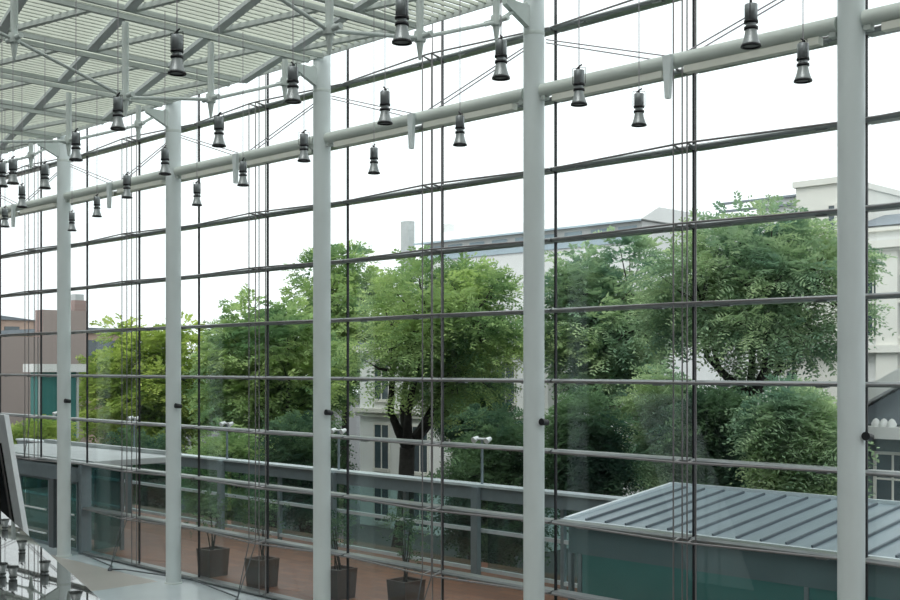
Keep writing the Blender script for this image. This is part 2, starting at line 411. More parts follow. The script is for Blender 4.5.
# ------------------------------------------------------------------ bowed rod trusses bracing the glass, one per bay
for bi in range(-1, 6):
    xm = mx_(2 * bi + 1); xa, xb = mx_(2 * bi), mx_(2 * bi + 2)
    desc = BAYDESC[bi + 0] if bi >= 1 else BAYDESC[1]
    desc = {-1: 'beyond the rightmost column', 0: BAYDESC[1], 1: BAYDESC[2], 2: BAYDESC[3], 3: BAYDESC[4], 4: BAYDESC[5], 5: 'at its far left end'}[bi]
    t = thing('rod_truss', (xm, YG - 0.4, 0), 'slender steel bracing rods of the glass wall, ' + desc, 'rod truss', 'bowed rod trusses of the glass wall')
    T = 0.46; x1, x2 = xm + 0.18, xm - 0.07
    yi = YG - 0.12; yt = YG - T
    k0 = 2 if bi in (4, 5) else 0
    zlo = ROWZ[k0]
    for (xr_, yr_) in ((x1, yt), (x2, yt), (x2 - 0.04, YG - 0.155), (x1 - 0.04, YG - 0.155)):
        MB().tube([(xr_, yr_, zlo if k0 or yr_ > yt else ROWZ[1]), (xr_, yr_, ROWZ[9] + (0 if yr_ == yt else 1.2))], 0.0125, 8).build('vertical_rod', M['rod'], t)
    for k in range(k0, 10):
        if k > 0:
            z = ROWZ[k]
            MB().tube([(xa - 0.05, yi - 0.03, z), (x1, yt, z), (x2, yt, z), (xb + 0.05, yi - 0.03, z)], 0.017, 8).build('bowed_tie', M['rod'], t)
            for xs in (x1, x2):
                MB().tube([(xs - 0.12, yi - 0.02, z), (xs, yt, z)], [0.024, 0.014], 8).build('strut', M['rod'], t)
    if k0 == 0:
        a = MB(); pa = (xm + 0.02, YG - 0.85, 0.04)
        for (xr_, yr_) in ((x1, yt), (x2, yt)):
            a.tube([(xr_, yr_, ROWZ[1]), pa], 0.011, 8)
        a.tube([(xa - 0.04, yi - 0.08, 0.06), (x1 + .2, YG - 0.62, 0.05), pa, (x2 - .2, YG - 0.62, 0.05), (xb + 0.04, yi - 0.08, 0.06)], 0.02, 8)
        a.lathe((pa[0], pa[1], 0), [(0.06, 0.001), (0.06, 0.03), (0.02, 0.10)], 12)
        a.build('floor_anchor', M['fence_dark'], t)
    else:
        a = MB(); pa = (xm - 0.12, yt, ROWZ[2] + 0.03)
        for xr_ in (x1, x2): a.tube([(xr_ + (0.1 if xr_ == x1 else -0.1), yt, ROWZ[3]), pa], 0.011, 8)
        a.build('lower_anchor', M['fence_dark'], t)

# ------------------------------------------------------------------ pendant lamps
LAMPS = [
 (751, 26, 'grey bell pendant lamp before the tube beam, second lamp left of the rightmost column'),
 (803, 63, 'grey bell pendant lamp nearest the rightmost column, half below the tube beam'),
 (639, 110, 'grey bell pendant lamp clear beneath the tube beam between the two rightmost columns'),
 (579, 88, 'grey bell pendant lamp crossing the beam just right of the second column from right'),
 (501, 60, 'grey bell pendant lamp above the beam, just left of the second column from right'),
 (402, 22, 'large dark bell pendant lamp at the ceiling edge, cut off by the photo top'),
 (385, 108, 'grey bell pendant lamp crossing the tube beam right of the middle column'),
 (460, 131, 'grey bell pendant lamp just below the beam left of the second column from right'),
 (374, 161, 'small grey bell pendant lamp clear below the tube beam, right of the middle column'),
 (293, 85, 'grey bell pendant lamp under the ceiling edge, left of the middle column'),
 (304, 148, 'grey bell pendant lamp across the tube beam, touching the left side of the middle column'),
 (219, 132, 'grey bell pendant lamp over the top glazing rail, right of the fourth column'),
 (243, 174, 'small grey bell pendant lamp beside the beam fin between middle and fourth columns'),
 (197, 195, 'small grey bell pendant lamp below the tube beam, just right of the fourth column'),
 (165, 162, 'grey bell pendant lamp above the beam, against the left side of the fourth column'),
 (177, 55, 'large grey bell pendant lamp against the louvred ceiling above the fourth column'),
 (118, 114, 'grey bell pendant lamp at the foot of a roof post, left of the fourth column'),
 (76, 147, 'grey bell pendant lamp immediately right of the top of the leftmost column'),
 (127, 187, 'small grey bell pendant lamp on the beam midway between fourth and leftmost columns'),
 (97, 207, 'small grey bell pendant lamp under the beam, right of the leftmost column'),
 (72, 222, 'smallest grey bell pendant lamp, below the beam against the leftmost column'),
 (45, 177, 'grey bell pendant lamp above the beam, just left of the leftmost column'),
 (22, 197, 'small grey bell pendant lamp touching the beam top, second left of the leftmost column'),
 (5, 218, 'grey bell pendant lamp below the tube beam at the left edge of the photo'),
 (13, 172, 'dark bell pendant lamp, right one of a close pair under the far left ceiling'),
 (2, 175, 'dark bell pendant lamp, left one of a close pair under the far left ceiling'),
]
HL = CAMZ + 3.6
def copy_part(o, parent):
    c = o.copy(); COL.objects.link(c); c.parent = parent; return c
proto = None
for (px, py, lab) in LAMPS:
    p = at_z(px, py, HL)
    t = thing('pendant_lamp', p, lab, 'pendant lamp', 'bell pendant lamps under the louvred ceiling')
    if proto is None:
        Z = (0, 0, 0); L = []
        def pb(mb, name, m, par):
            o = mb.build(name, m, None); o.parent = par; L.append(o); return o
        pb(MB().lathe(Z, [(0.02, 0.232), (0.064, 0.228), (0.068, 0.22), (0.068, 0.062), (0.062, 0.058)], 20), 'ballast_housing', M['ballast'], t)
        rg = MB().lathe(Z, [(0.062, 0.057), (0.075, 0.055), (0.075, 0.030), (0.05, 0.028)], 20)
        pb(rg, 'upper_ring', M['black'], t)
        pb(MB().lathe(Z, [(0.055, 0.035), (0.055, -0.012)], 20), 'neck', M['ballast'], t)
        pb(MB().lathe(Z, [(0.055, -0.008), (0.074, -0.010), (0.074, -0.038), (0.06, -0.042)], 20), 'lower_ring', M['black'], t)
        pb(MB().lathe(Z, [(0.060, -0.040), (0.064, -0.075), (0.075, -0.125), (0.095, -0.185), (0.102, -0.205), (0.098, -0.205), (0.07, -0.125), (0.056, -0.045)], 24, cap=False), 'reflector', M['reflector'], t)
        pb(MB().lathe(Z, [(0.098, -0.200), (0.106, -0.200), (0.108, -0.222), (0.082, -0.224), (0.082, -0.208)], 24, cap=False), 'rim', M['black'], t)
        pb(MB().lathe(Z, [(0.001, -0.203), (0.081, -0.206)], 24, cap=False), 'lens', M['lens'], t)
        hk = MB().tube([(-0.035, 0, 0.245), (0.0, 0, 0.275), (0.04, 0.0, 0.30)], 0.011, 8)
        hk.tube([(0, 0, 0.232), (0, 0, 0.28)], 0.012, 8)
        hk.tube([(-0.085, 0, 0.05), (-0.085, 0, 0.26), (0.085, 0, 0.26), (0.085, 0, 0.05)], 0.005, 6)
        pb(hk, 'hanger', M['black'], t)
        zc = 11.5 - HL
        pb(MB().tube([(0, 0, 0.27), (0, 0, zc)], 0.0065, 6), 'cord', M['cable'], t)
        proto = L
    else:
        for o in proto: copy_part(o, t)
    t.rotation_euler.z = (px * 0.37) % 3.1

# ------------------------------------------------------------------ outside: ground
struct(MB().box(-70, 10, YG + 0.151, 22.6, -2.6, -0.02).build('terrace_paving', M['paving']))
struct(MB().box(-260, 160, 22.6, 260, -2.9, -2.5).build('street', M['street']))
struct(MB().box(-260, -70, -60, 22.6, -2.9, -2.5).build('street_side', M['street']))

# entrance vestibule at the left
vx0, vx1, vy1 = mx_(11), mx_(8) - 0.05, 16.75
v = thing('entrance_vestibule', ((vx0 + vx1) / 2, 17, 0), 'flat-roofed glass entrance vestibule at the lower left outside the leftmost column', 'vestibule')
MB().box(vx0, vx1 + 0.1, YG + 0.17, 18.6, 2.42, 2.60).build('roof', M['concrete'], v, bevel=0.02)
cp = MB().box(vx0, vx1 + 0.1, 18.4, 18.6, 2.601, 2.72)
cp.build('roof_kerb', M['concrete'], v)
MB().box(vx0, vx1, YG - 0.12, YG + 0.15, 2.0, 2.42).build('fascia', M['fence'], v)
def leaf_door(xa, xb, y):
    d = MB().box(xa, xb, y - 0.012, y + 0.012, 0.06, 1.95).build('door_leaf', M['fence_glass'], v)
    f = MB().box(xa, xa + 0.06, y - 0.03, y + 0.03, 0.02, 1.98); f.box(xb - 0.06, xb, y - 0.03, y + 0.03, 0.02, 1.98)
    f.box(xa + .06, xb - .06, y - 0.03, y + 0.03, 1.92, 1.98); f.box(xa + .06, xb - .06, y - 0.03, y + 0.03, 0.02, 0.10)
    f.build('door_frame', M['fence'], d)
    h = MB().tube([(xa + 0.1, y - 0.07, 1.05), (xb - 0.1, y - 0.07, 1.05)], 0.025, 10)
    h.tube([(xa + 0.1, y - 0.07, 0.35), (xb - 0.1, y - 0.07, 0.35)], 0.025, 10)
    h.build('push_bar', M['panel'], d)
leaf_door(-36.6, -34.75, YG); leaf_door(-34.2, -32.25, YG); leaf_door(-31.5, -30.5, YG)
for xp in (-34.5, -31.88):
    MB().box(xp - 0.14, xp + 0.14, YG - 0.14, YG + 0.14, 0.0, 2.0).build('post', M['fence_dark'], v)
MB().box(vx1 - 0.16, vx1 + 0.02, YG - 0.15, YG + 0.15, 0.0, 2.5).build('corner_post', M['fence'], v)
MB().box(vx1 - 0.012, vx1 + 0.012, YG + 0.25, vy1 - 0.1, 0.1, 2.35).build('side_glass', M['teal_glass'], v)
MB().box(vx1 - 0.05, vx1 + 0.05, vy1 - 0.1, vy1, 0.0, 2.42).build('side_frame', M['fence_dark'], v)
for a, b in ((-38.3, -36.4), (-36.3, -34.4), (-34.3, -32.4), (-32.3, -30.3)):
    MB().box(a, b, vy1 - 0.012, vy1 + 0.012, 0.1, 2.35).build('outer_glass', M['teal_glass'], v)

# outer glazed screen along the terrace
YF = 21.0
posts = [-19.86, -25.5, -31.1, -36.9, -42.7]
s = thing('terrace_screen', (-29, YF, 0), 'grey steel and glass screen with a broad top beam along the terrace', 'screen')
MB().box(-46, -14.6, YF - 0.16, YF + 0.16, 1.93, 2.25).build('top_beam', M['fence'], s)
MB().box(-46, -14.6, YF - 0.22, YF + 0.22, 2.25, 2.31).build('coping', M['zinc_edge'], s)
for z in (1.10, 0.12):
    MB().box(-46, -14.6, YF - 0.05, YF + 0.05, z, z + 0.09).build('rail', M['zinc_edge'], s)
for xp in posts:
    MB().box(xp - 0.11, xp + 0.11, YF - 0.30, YF - 0.161, 0, 2.25).build('post', M['fence'], s)
for a, b in zip([-14.6] + posts, posts + [-46]):
    m_ = (a + b) / 2
    MB().box(m_ - 0.05, m_ + 0.05, YF - 0.051, YF + 0.06, 0, 1.93).build('mid_post', M['fence'], s)
    MB().box(b + 0.12, a - 0.12, YF + 0.08, YF + 0.10, 0.2, 1.9).build('glass_panel', M['fence_glass'], s)
PLN = ['left of the second column', 'against the middle column', 'right of the fourth column', 'left of the fourth column', 'behind the leftmost column']
for i, xp in enumerate(posts):
    t = thing('twin_spotlight', (xp, YF, 2.31), 'white twin spotlight on a pole above the terrace screen ' + PLN[i], 'spotlight', 'twin spotlights on the terrace screen')
    MB().tube([(xp, YF, 2.31), (xp, YF, 3.42)], 0.035, 10).build('pole', M['fence'], t)
    MB().tube([(xp - 0.26, YF, 3.44), (xp + 0.26, YF, 3.44)], 0.03, 8).build('crossbar', M['spotwhite'], t)
    for q in (-1, 1):
        MB().tube([(xp + q * 0.22, YF - 0.09, 3.40), (xp + q * 0.22, YF + 0.07, 3.46)], [0.08, 0.05], 14).build('lamp_head', M['spotwhite'], t)

# ------------------------------------------------------------------ zinc-roofed pavilion at the right
px0, px1, py0, py1 = -14.3, 1.0, 17.5, 21.1
zr0, zr1 = 2.27, 2.67
pv = thing('glass_pavilion', (-8, 19, 0), 'low pavilion with ribbed zinc roof and teal glass walls at the lower right', 'pavilion')
rz = lambda y: zr0 + (zr1 - zr0) * (y - py0) / (py1 - py0)
MB().prism([(py0, zr0 - 0.06), (py1, zr1 - 0.06), (py1, zr1), (py0, zr0)], 'x', px0, px1).build('roof', M['zinc'], pv)
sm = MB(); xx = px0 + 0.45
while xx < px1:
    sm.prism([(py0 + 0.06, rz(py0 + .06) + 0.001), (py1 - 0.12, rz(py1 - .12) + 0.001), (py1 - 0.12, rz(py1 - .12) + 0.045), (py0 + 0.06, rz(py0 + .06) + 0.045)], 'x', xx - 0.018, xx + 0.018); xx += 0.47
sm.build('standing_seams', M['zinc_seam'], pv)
ed = MB().box(px0 - 0.05, px1, py0 - 0.10, py0, zr0 - 0.10, zr0 + 0.02); ed.box(px0 - 0.05, px1, py1, py1 + 0.08, zr1 - 0.1, zr1 + 0.07)
ed.prism([(py0, zr0 - 0.1), (py1, zr1 - 0.1), (py1, zr1 + 0.06), (py0, zr0 + 0.04)], 'x', px0 - 0.05, px0 + 0.04)
ed.build('roof_edge', M['zinc_edge'], pv)
MB().box(px0 + 0.02, px1, py0 + 0.06, py0 + 0.16, 1.62, zr0 - 0.08).build('fascia', M['frosted'], pv)
MB().box(px0 + 0.02, px0 + 0.12, py0 + 0.161, py1 - 0.2, 1.62, zr0 - 0.08).build('side_fascia', M['frosted'], pv)
MB().box(px0 + 0.35, px1, py0 + 0.07, py0 + 0.10, 0.1, 1.619).build('glass_wall', M['tealwall'], pv)
MB().box(px0 + 0.05, px0 + 0.08, py0 + 0.3, py1 - 0.2, 0.1, 1.619).build('side_glass_wall', M['tealwall'], pv)
for xp in (px0 + 0.06, px0 + 0.30, -9.25, -4.2, 0.6):
    MB().box(xp - 0.04, xp + 0.04, py0 + 0.05, py0 + 0.15, 0.0, 1.619).build('post', M['fence'], pv)
MB().box(px0 + 0.02, px1, py0 + 0.03, py0 + 0.17, 0.0, 0.09).build('sill', M['zinc_edge'], pv)
MB().box(px0 + 0.1, px1, py1 - 0.15, py1 - 0.05, 0.0, 2.45).build('rear_wall', M['tealwall'], pv)
MB().box(px0 + 0.1, px1, py0 + 0.2, py1 - 0.2, 0.0, 0.03).build('inner_floor', M['concrete'], pv)

# ------------------------------------------------------------------ vegetation
def fronds(rng, base, direc, L, npair, ll, lw):
    """arrays of feathery fronds -> verts, faces (quads)"""
    N = len(base)
    d = direc / np.linalg.norm(direc, axis=1, keepdims=True)
    up = np.tile(np.array([0, 0, 1.0]), (N, 1)) + rng.normal(0, 0.35, (N, 3))
    side = np.cross(d, up); side /= np.linalg.norm(side, axis=1, keepdims=True)
    nr = np.cross(side, d)
    V = []
    for i in range(npair):
        t = (i + 0.6) / npair
        droop = -0.35 * t * t
        pos = base + d * (L * t)[:, None] + np.array([0, 0, 1.0]) * (L * droop)[:, None]
        sc_ = (1 - abs(t - 0.45) * 0.9)
        for sgn in (-1, 1):
            ld = side * sgn + d * 0.55 + nr * rng.normal(-0.15, 0.25, (N, 1)) + rng.normal(0, 0.15, (N, 3))
            ld /= np.linalg.norm(ld, axis=1, keepdims=True)
            wv = np.cross(ld, nr); wv /= np.linalg.norm(wv, axis=1, keepdims=True) + 1e-9
            l_ = ll * sc_ * rng.uniform(0.75, 1.2, (N, 1)); w_ = lw * rng.uniform(0.8, 1.2, (N, 1))
            a = pos; b = pos + ld * l_ * 0.5 + wv * w_; c = pos + ld * l_; e = pos + ld * l_ * 0.5 - wv * w_
            V.append(np.stack([a, b, c, e], axis=1))
    V = np.concatenate(V, axis=0)
    return V.reshape(-1, 3)

def quads(name, V, m, parent):
    nq = len(V) // 4
    me = bpy.data.meshes.new(name)
    me.vertices.add(len(V)); me.vertices.foreach_set('co', V.astype(np.float32).ravel())
    me.loops.add(nq * 4); me.loops.foreach_set('vertex_index', np.arange(nq * 4, dtype=np.int32))
    me.polygons.add(nq); me.polygons.foreach_set('loop_start', np.arange(0, nq * 4, 4, dtype=np.int32))
    me.polygons.foreach_set('loop_total', np.full(nq, 4, dtype=np.int32))
    me.update(calc_edges=True); me.materials.append(m)
    o = bpy.data.objects.new(name, me); COL.objects.link(o)
    o.parent = parent; o.matrix_parent_inverse = Matrix.Translation(-Vector(parent.location))
    return o

def tree(name, label, cat, base, fork, crown, radii, nclump, rc, nfr, m, seed, trunk_r=0.2, L=(0.45, 0.75), npair=6, ll=0.2, lw=0.032, group=None, limbs=5, shell=0.45):
    rng = np.random.default_rng(seed)
    t = thing(name, base, label, cat, group)
    c = np.array(crown); r = np.array(radii)
    u_ = rng.normal(size=(nclump, 3)); u_ /= np.linalg.norm(u_, axis=1, keepdims=True)
    rad = rng.uniform(0, 1, (nclump, 1)) ** shell
    cl = c + u_ * rad * r
    # branches
    B = MB(); fk = Vector(fork); bs_ = Vector(base)
    mid = bs_.lerp(fk, 0.5) + Vector((rng.normal(0, .12), rng.normal(0, .12), 0))
    B.tube([bs_, mid, fk], [trunk_r * 1.25, trunk_r, trunk_r * 0.85], 12)
    lp = []
    for i in range(limbs):
        ang = 2 * math.pi * (i + rng.uniform(-.25, .25)) / limbs
        e = Vector((c[0] + r[0] * 0.55 * math.cos(ang), c[1] + r[1] * 0.55 * math.sin(ang), c[2] + r[2] * rng.uniform(-0.25, 0.45)))
        m1 = fk.lerp(e, 0.5) + Vector((rng.normal(0, .25), rng.normal(0, .25), -0.15 * (e - fk).length + rng.normal(0, .2)))
        B.tube([fk, fk.lerp(m1, 0.5) + Vector((0, 0, -0.08)), m1, e], [trunk_r * 0.62, trunk_r * 0.5, trunk_r * 0.38, trunk_r * 0.2], 8)
        lp += [m1, m1.lerp(e, 0.5), e]
    for q in cl:
        qv = Vector(q); s_ = min(lp, key=lambda w: (w - qv).length)
        B.tube([s_, s_.lerp(qv, 0.5) + Vector((0, 0, -0.1)), qv], [trunk_r * 0.2, trunk_r * 0.13, 0.012], 5, caps=False)
    B.build('trunk', M['bark'], t, fixn=False)
    # foliage
    k = rng.integers(0, nclump, nclump * nfr)
    off = rng.normal(0, 1, (len(k), 3)); off /= np.linalg.norm(off, axis=1, keepdims=True)
    off *= rng.uniform(0.25, 1, (len(k), 1)) ** 0.6
    crad = rng.uniform(0.65, 1.25, nclump)[k][:, None] * rc
    P = cl[k] + off * crad * np.array([1, 1, 0.55])
    D = off * np.array([1, 1, 0.5]) + (P - c) / r * 0.35 + np.array([0, 0, 0.1])
    LL = rng.uniform(L[0], L[1], len(k))
    quads('foliage', fronds(rng, P, D, LL, npair, ll, lw), m, t)
    return t

def tr(name, label, px, Y, top, bot, wpx, m, seed, base_px=None, cat='tree', fork_py=None, group='trees beyond the terrace', dy=1.0, **kw):
    """crown placed in the world by the bearing and the distance from the glass at which the tree stands"""
    p = at_y(px, HY, Y); z = Y / S2 / (1 + (px - CX) / F_PX)
    zt = CAMZ + (HY - top) / F_PX * z; zb = CAMZ + (HY - bot) / F_PX * z
    w = wpx * z / F_PX / 2
    bx = x_at(base_px, Y) if base_px else p.x
    zc = (zt + zb) / 2; rzz = (zt - zb) / 2
    zf = CAMZ + (HY - fork_py) / F_PX * z if fork_py else max(zb - 0.2, -1.0)
    rc = kw.pop('rc', 0.9)
    return tree(name, label, cat, (bx, Y, -2.5), (bx * 0.75 + p.x * 0.25, Y, zf), (p.x, Y, zc), (max(w - rc * 0.6, 0.5), max(w * dy - rc * 0.5, 0.5), max(rzz - rc * 0.4, 0.4)),
                kw.pop('nclump', 60), rc, kw.pop('nfr', 40), M[m], seed, group=group, **kw)

tr('tree', 'bright yellow-green feathery tree at the left, beside the leftmost column', 158, 34, 312, 455, 170, 'leaf_yellow', 1, nclump=120, nfr=48, rc=1.1, ll=0.32, lw=0.06, fork_py=440)
tr('tree', 'mid-green feathery tree between the fourth and third columns', 272, 31, 290, 455, 165, 'leaf_mid', 2, nclump=110, nfr=48, rc=1.0, ll=0.30, lw=0.055, fork_py=430)
tr('tree', 'tall pale green tree standing behind the third column', 345, 41, 238, 420, 140, 'leaf_mid', 3, nclump=85, nfr=46, rc=1.1, ll=0.34, lw=0.06, fork_py=400)
tr('tree', 'large feathery tree with a thick dark trunk between the third and second columns', 442, 28, 256, 418, 205, 'leaf_mid', 4, base_px=396, nclump=105, nfr=46, rc=0.8, ll=0.22, lw=0.038, trunk_r=0.32, fork_py=450, limbs=6)
tr('tree', 'dark low-crowned tree under the large feathery tree, left of the second column', 474, 33.2, 335, 470, 95, 'leaf_dark', 21, nclump=80, nfr=44, rc=0.65, dy=0.5, fork_py=470)
tr('tree', 'blue-green bushy tree just right of the second column from the right', 606, 35.5, 234, 425, 155, 'leaf_cool', 5, nclump=105, nfr=45, rc=0.95, ll=0.27, lw=0.05, fork_py=410)
tr('tree', 'big feathery tree with dark forked trunk beside the rightmost column', 752, 28.5, 211, 376, 250, 'leaf_cool', 6, base_px=750, nclump=120, nfr=46, rc=0.72, ll=0.20, lw=0.034, trunk_r=0.22, fork_py=396, limbs=6, dy=0.85)
tr('shrub', 'dark weeping shrub behind the pavilion roof beside the second column', 590, 23.5, 392, 515, 82, 'leaf_dark', 7, cat='shrub', nclump=60, nfr=48, rc=0.55, dy=0.7, group='dark shrubs behind the pavilion')
tr('shrub', 'dark weeping shrub behind the middle of the pavilion roof', 712, 25.6, 390, 500, 88, 'leaf_dark', 8, cat='shrub', nclump=60, nfr=48, rc=0.55, dy=0.7, group='dark shrubs behind the pavilion')
tr('shrub', 'tall grey-green shrub in the gap between the two trees right of the second column', 662, 31.5, 352, 500, 90, 'leaf_cool', 22, cat='shrub', nclump=65, nfr=46, rc=0.65, dy=0.6, group='dark shrubs behind the pavilion')
tr('shrub', 'leafy green shrub behind the pavilion, left of the rightmost column', 797, 23.4, 386, 505, 98, 'leaf_cool', 9, cat='shrub', nclump=60, nfr=48, rc=0.55, dy=0.7, group='dark shrubs behind the pavilion')
tr('shrub', 'dark green shrub behind the terrace screen left of the second column', 495, 25, 400, 560, 125, 'leaf_dark', 10, cat='shrub', nclump=70, nfr=46, rc=0.6, dy=0.7, group='shrubs behind the terrace screen')
tr('shrub', 'dark green shrub behind the terrace screen left of the third column', 305, 25.5, 405, 540, 100, 'leaf_dark', 11, cat='shrub', nclump=60, nfr=46, rc=0.7, dy=0.7, group='shrubs behind the terrace screen')
tr('shrub', 'green shrub behind the terrace screen right of the fourth column', 225, 25.5, 420, 530, 100, 'leaf_mid', 12, cat='shrub', nclump=60, nfr=46, rc=0.7, dy=0.7, group='shrubs behind the terrace screen')
tr('shrub', 'green shrub behind the terrace screen left of the fourth column', 138, 25.5, 426, 520, 100, 'leaf_dark', 13, cat='shrub', nclump=60, nfr=46, rc=0.7, dy=0.7, group='shrubs behind the terrace screen')
tr('shrub', 'sunny yellow-green shrub above the vestibule roof at far left', 42, 24.3, 418, 475, 105, 'leaf_yellow', 14, cat='shrub', nclump=50, nfr=46, rc=0.8, dy=0.6, group='shrubs behind the terrace screen')

# planters along the glass
POTS = [(213, 16.35, 'just right of the fourth column'), (262, 16.35, 'midway between the fourth and middle columns'),
        (339, 16.8, 'half hidden by the middle column'), (406, 16.9, 'between the middle and second columns')]
for i, (px, Y, d_) in enumerate(POTS):
    xp = x_at(px, Y); rng = np.random.default_rng(40 + i)
    t = thing('potted_shrub', (xp, Y, -0.02), 'dark brown cube planter with slender shrub, ' + d_, 'potted plant', 'planters on the terrace')
    h = 0.66
    pot = MB().add([(xp + sx * w_, Y + sy * w_, z) for (w_, z) in ((0.26, -0.02), (0.30, h), (0.255, h), (0.25, h - 0.06)) for (sx, sy) in ((-1, -1), (1, -1), (1, 1), (-1, 1))],
                   [(3, 2, 1, 0)] + [(4 * k + i_, 4 * k + (i_ + 1) % 4, 4 * k + 4 + (i_ + 1) % 4, 4 * k + 4 + i_) for k in range(3) for i_ in range(4)])
    pot.build('pot', M['pot'], t)
    MB().cbox((xp, Y, h - 0.07), (0.49, 0.49, 0.02)).build('soil', M['soil'], t)
    st = MB(); tips = []
    for q in range(5):
        a = rng.uniform(0, 6.28); e = (xp + math.cos(a) * rng.uniform(.1, .4), Y + math.sin(a) * rng.uniform(.1, .3), h + rng.uniform(.7, 1.3))
        st.tube([(xp + rng.normal(0, .04), Y + rng.normal(0, .04), h - 0.06), ((xp + e[0]) / 2, (Y + e[1]) / 2, (h + e[2]) / 2), e], [0.018, 0.014, 0.006], 6); tips.append(e)
    st.build('stem', M['bark'], t)
    tp = np.array(tips); k = rng.integers(0, 5, 130)
    P = tp[k] + rng.normal(0, 0.2, (130, 3)); D = rng.normal(0, 1, (130, 3)) + np.array([0, 0, 0.3])
    quads('foliage', fronds(rng, P, D, rng.uniform(.15, .28, 130), 4, 0.09, 0.018), M['leaf_dark'], t)

# ------------------------------------------------------------------ buildings
def win(par, x0, x1, y, z0, z1, depth=0.12, bars=True, m='window'):
    """a window on a wall that faces the glass hall (wall plane y, towards -y)"""
    f = MB()
    t_ = 0.09
    f.box(x0 - t_, x0, y - 0.06, y + 0.02, z0 - t_, z1 + t_); f.box(x1, x1 + t_, y - 0.06, y + 0.02, z0 - t_, z1 + t_)
    f.box(x0, x1, y - 0.06, y + 0.02, z1, z1 + t_); f.box(x0 - 0.05, x1 + 0.05, y - 0.14, y + 0.02, z0 - t_ - 0.05, z0)
    if bars:
        xm = (x0 + x1) / 2; f.box(xm - 0.03, xm + 0.03, y - 0.05, y, z0, z1)
        zm = z0 + (z1 - z0) * 0.62; f.box(x0, x1, y - 0.05, y, zm - 0.03, zm + 0.03)
    w = f.build('window', M['creamwall'], par)
    MB().box(x0, x1, y - 0.025, y - 0.005, z0, z1).build('pane', M[m], w)

# white house behind the thick trunk
hy = 37.0; hx0, hx1 = x_at(360, hy), x_at(548, hy)
b = thing('white_house', ((hx0 + hx1) / 2, hy, -2.5), 'white house with tall windows behind the thick forked tree trunk', 'house')
MB().box(hx0, hx1, hy, hy + 8, -2.5, 6.2).build('wall', M['whitewall'], b)
cn = MB().box(hx0 - .15, hx1 + .15, hy - 0.35, hy - 0.001, 3.05, 3.25); cn.box(hx0 - .1, hx1 + .1, hy - 0.22, hy - 0.001, 2.85, 3.05); cn.box(hx0 - .2, hx1 + .2, hy - 0.4, hy - 0.001, 5.95, 6.25)
cn.box(hx0 - .1, hx1 + .1, hy - 0.15, hy - 0.001, -0.15, 0.05)
cn.build('cornice', M['creamwall'], b)
for i in range(4):
    xw = x_at(382, hy) + i * 2.7
    win(b, xw - 0.5, xw + 0.5, hy, 0.35, 2.45); win(b, xw - 0.5, xw + 0.5, hy, -2.2, -0.6); win(b, xw - 0.5, xw + 0.5, hy, 3.7, 5.4)
MB().box(hx0 - 0.2, hx1 + 0.2, hy - 0.2, hy + 8, 6.25, 6.45).build('roof', M['greyroof'], b)

# long white block above the trees
ly = 75.0; lx0, lx1 = x_at(424, ly), x_at(642, ly)
b = thing('long_building', ((lx0 + lx1) / 2, ly, -2.5), 'long low white building with blue-grey bands above the trees', 'building')
MB().box(lx0, lx1, ly, ly + 12, -2.5, 16.8).build('wall', M['whitewall'], b)
rf = MB().prism([(ly - 0.8, 16.86), (ly + 1.6, 18.0), (ly + 12, 18.0), (ly + 12, 16.86)], 'x', lx0 - .5, lx1 + .5); rf.build('roof', M['whitewall'], b)
bn = MB().box(lx0 - .5, lx1 + .5, ly - 0.95, ly - 0.81, 16.70, 16.85); bn.box(lx0, lx1, ly - 0.15, ly - 0.01, 15.2, 15.7); bn.build('eaves_band', M['bluetrim'], b)
for i in range(9):
    xw = lx0 + (i + 0.5) * (lx1 - lx0) / 9
    MB().box(xw - 0.9, xw + 0.9, ly - 0.06, ly - 0.005, 15.8, 16.5).build('window', M['bluetrim'], b)
for (a, c_, zt) in ((408, 416, 222), (450, 456, 225), (640, 690, 207)):
    xa, xb = x_at(a, ly + 4), x_at(c_, ly + 4); zt_ = at_y((a + c_) / 2, zt, ly + 4).z
    nm = 'chimney_block' if c_ < 500 else 'plant_room'
    MB().box(xa, xb, ly + 13 if nm == 'plant_room' else ly + 3, ly + (17 if nm == 'plant_room' else 3.8), -2.5 if c_ < 420 or c_ > 600 else 16.9, zt_).build(nm, M['concrete'] if c_ < 420 else M['whitewall'], b)

# classical white building at the right
cy = 45.0
def cx_(px): return x_at(px, cy)
b = thing('classical_building', (cx_(860), cy, -2.5), 'white classical building with cornices behind the rightmost column', 'building')
MB().box(cx_(700), cx_(795), cy + 5, cy + 14, -2.5, at_y(760, 199, cy + 5).z).build('low_wing', M['whitewall'], b)
ln = MB()
for py in (199, 207):
    z_ = at_y(760, py, cy + 5).z; ln.box(cx_(700) - 2, cx_(795), cy + 4.8, cy + 4.999, z_ - 0.10, z_)
ln.build('wing_cornice', M['greyroof'], b)
zt_ = at_y(815, 186, cy).z
MB().box(cx_(796), cx_(842), cy, cy + 9, -2.5, zt_).build('tower', M['creamwall'], b)
MB().box(cx_(794), cx_(844), cy - 0.15, cy + 9.1, zt_, zt_ + 0.25).build('tower_cap', M['creamwall'], b)
win(b, cx_(829), cx_(835), cy, at_y(830, 237, cy).z, at_y(830, 206, cy).z, bars=False)
win(b, cx_(825), cx_(828), cy, at_y(826, 250, cy).z, at_y(826, 244, cy).z, bars=False)
zw = at_y(885, 224, cy).z
MB().box(cx_(842.5), cx_(842.5) + 26, cy + 0.5, cy + 14, -2.5, zw).build('main_wall', M['whitewall'], b)
MB().prism([(cy + 0.3, zw), (cy + 4, zw + 0.9), (cy + 14, zw + 0.9), (cy + 14, zw)], 'x', cx_(842.5), cx_(842.5) + 26).build('roof', M['greyroof'], b)
cn = MB()
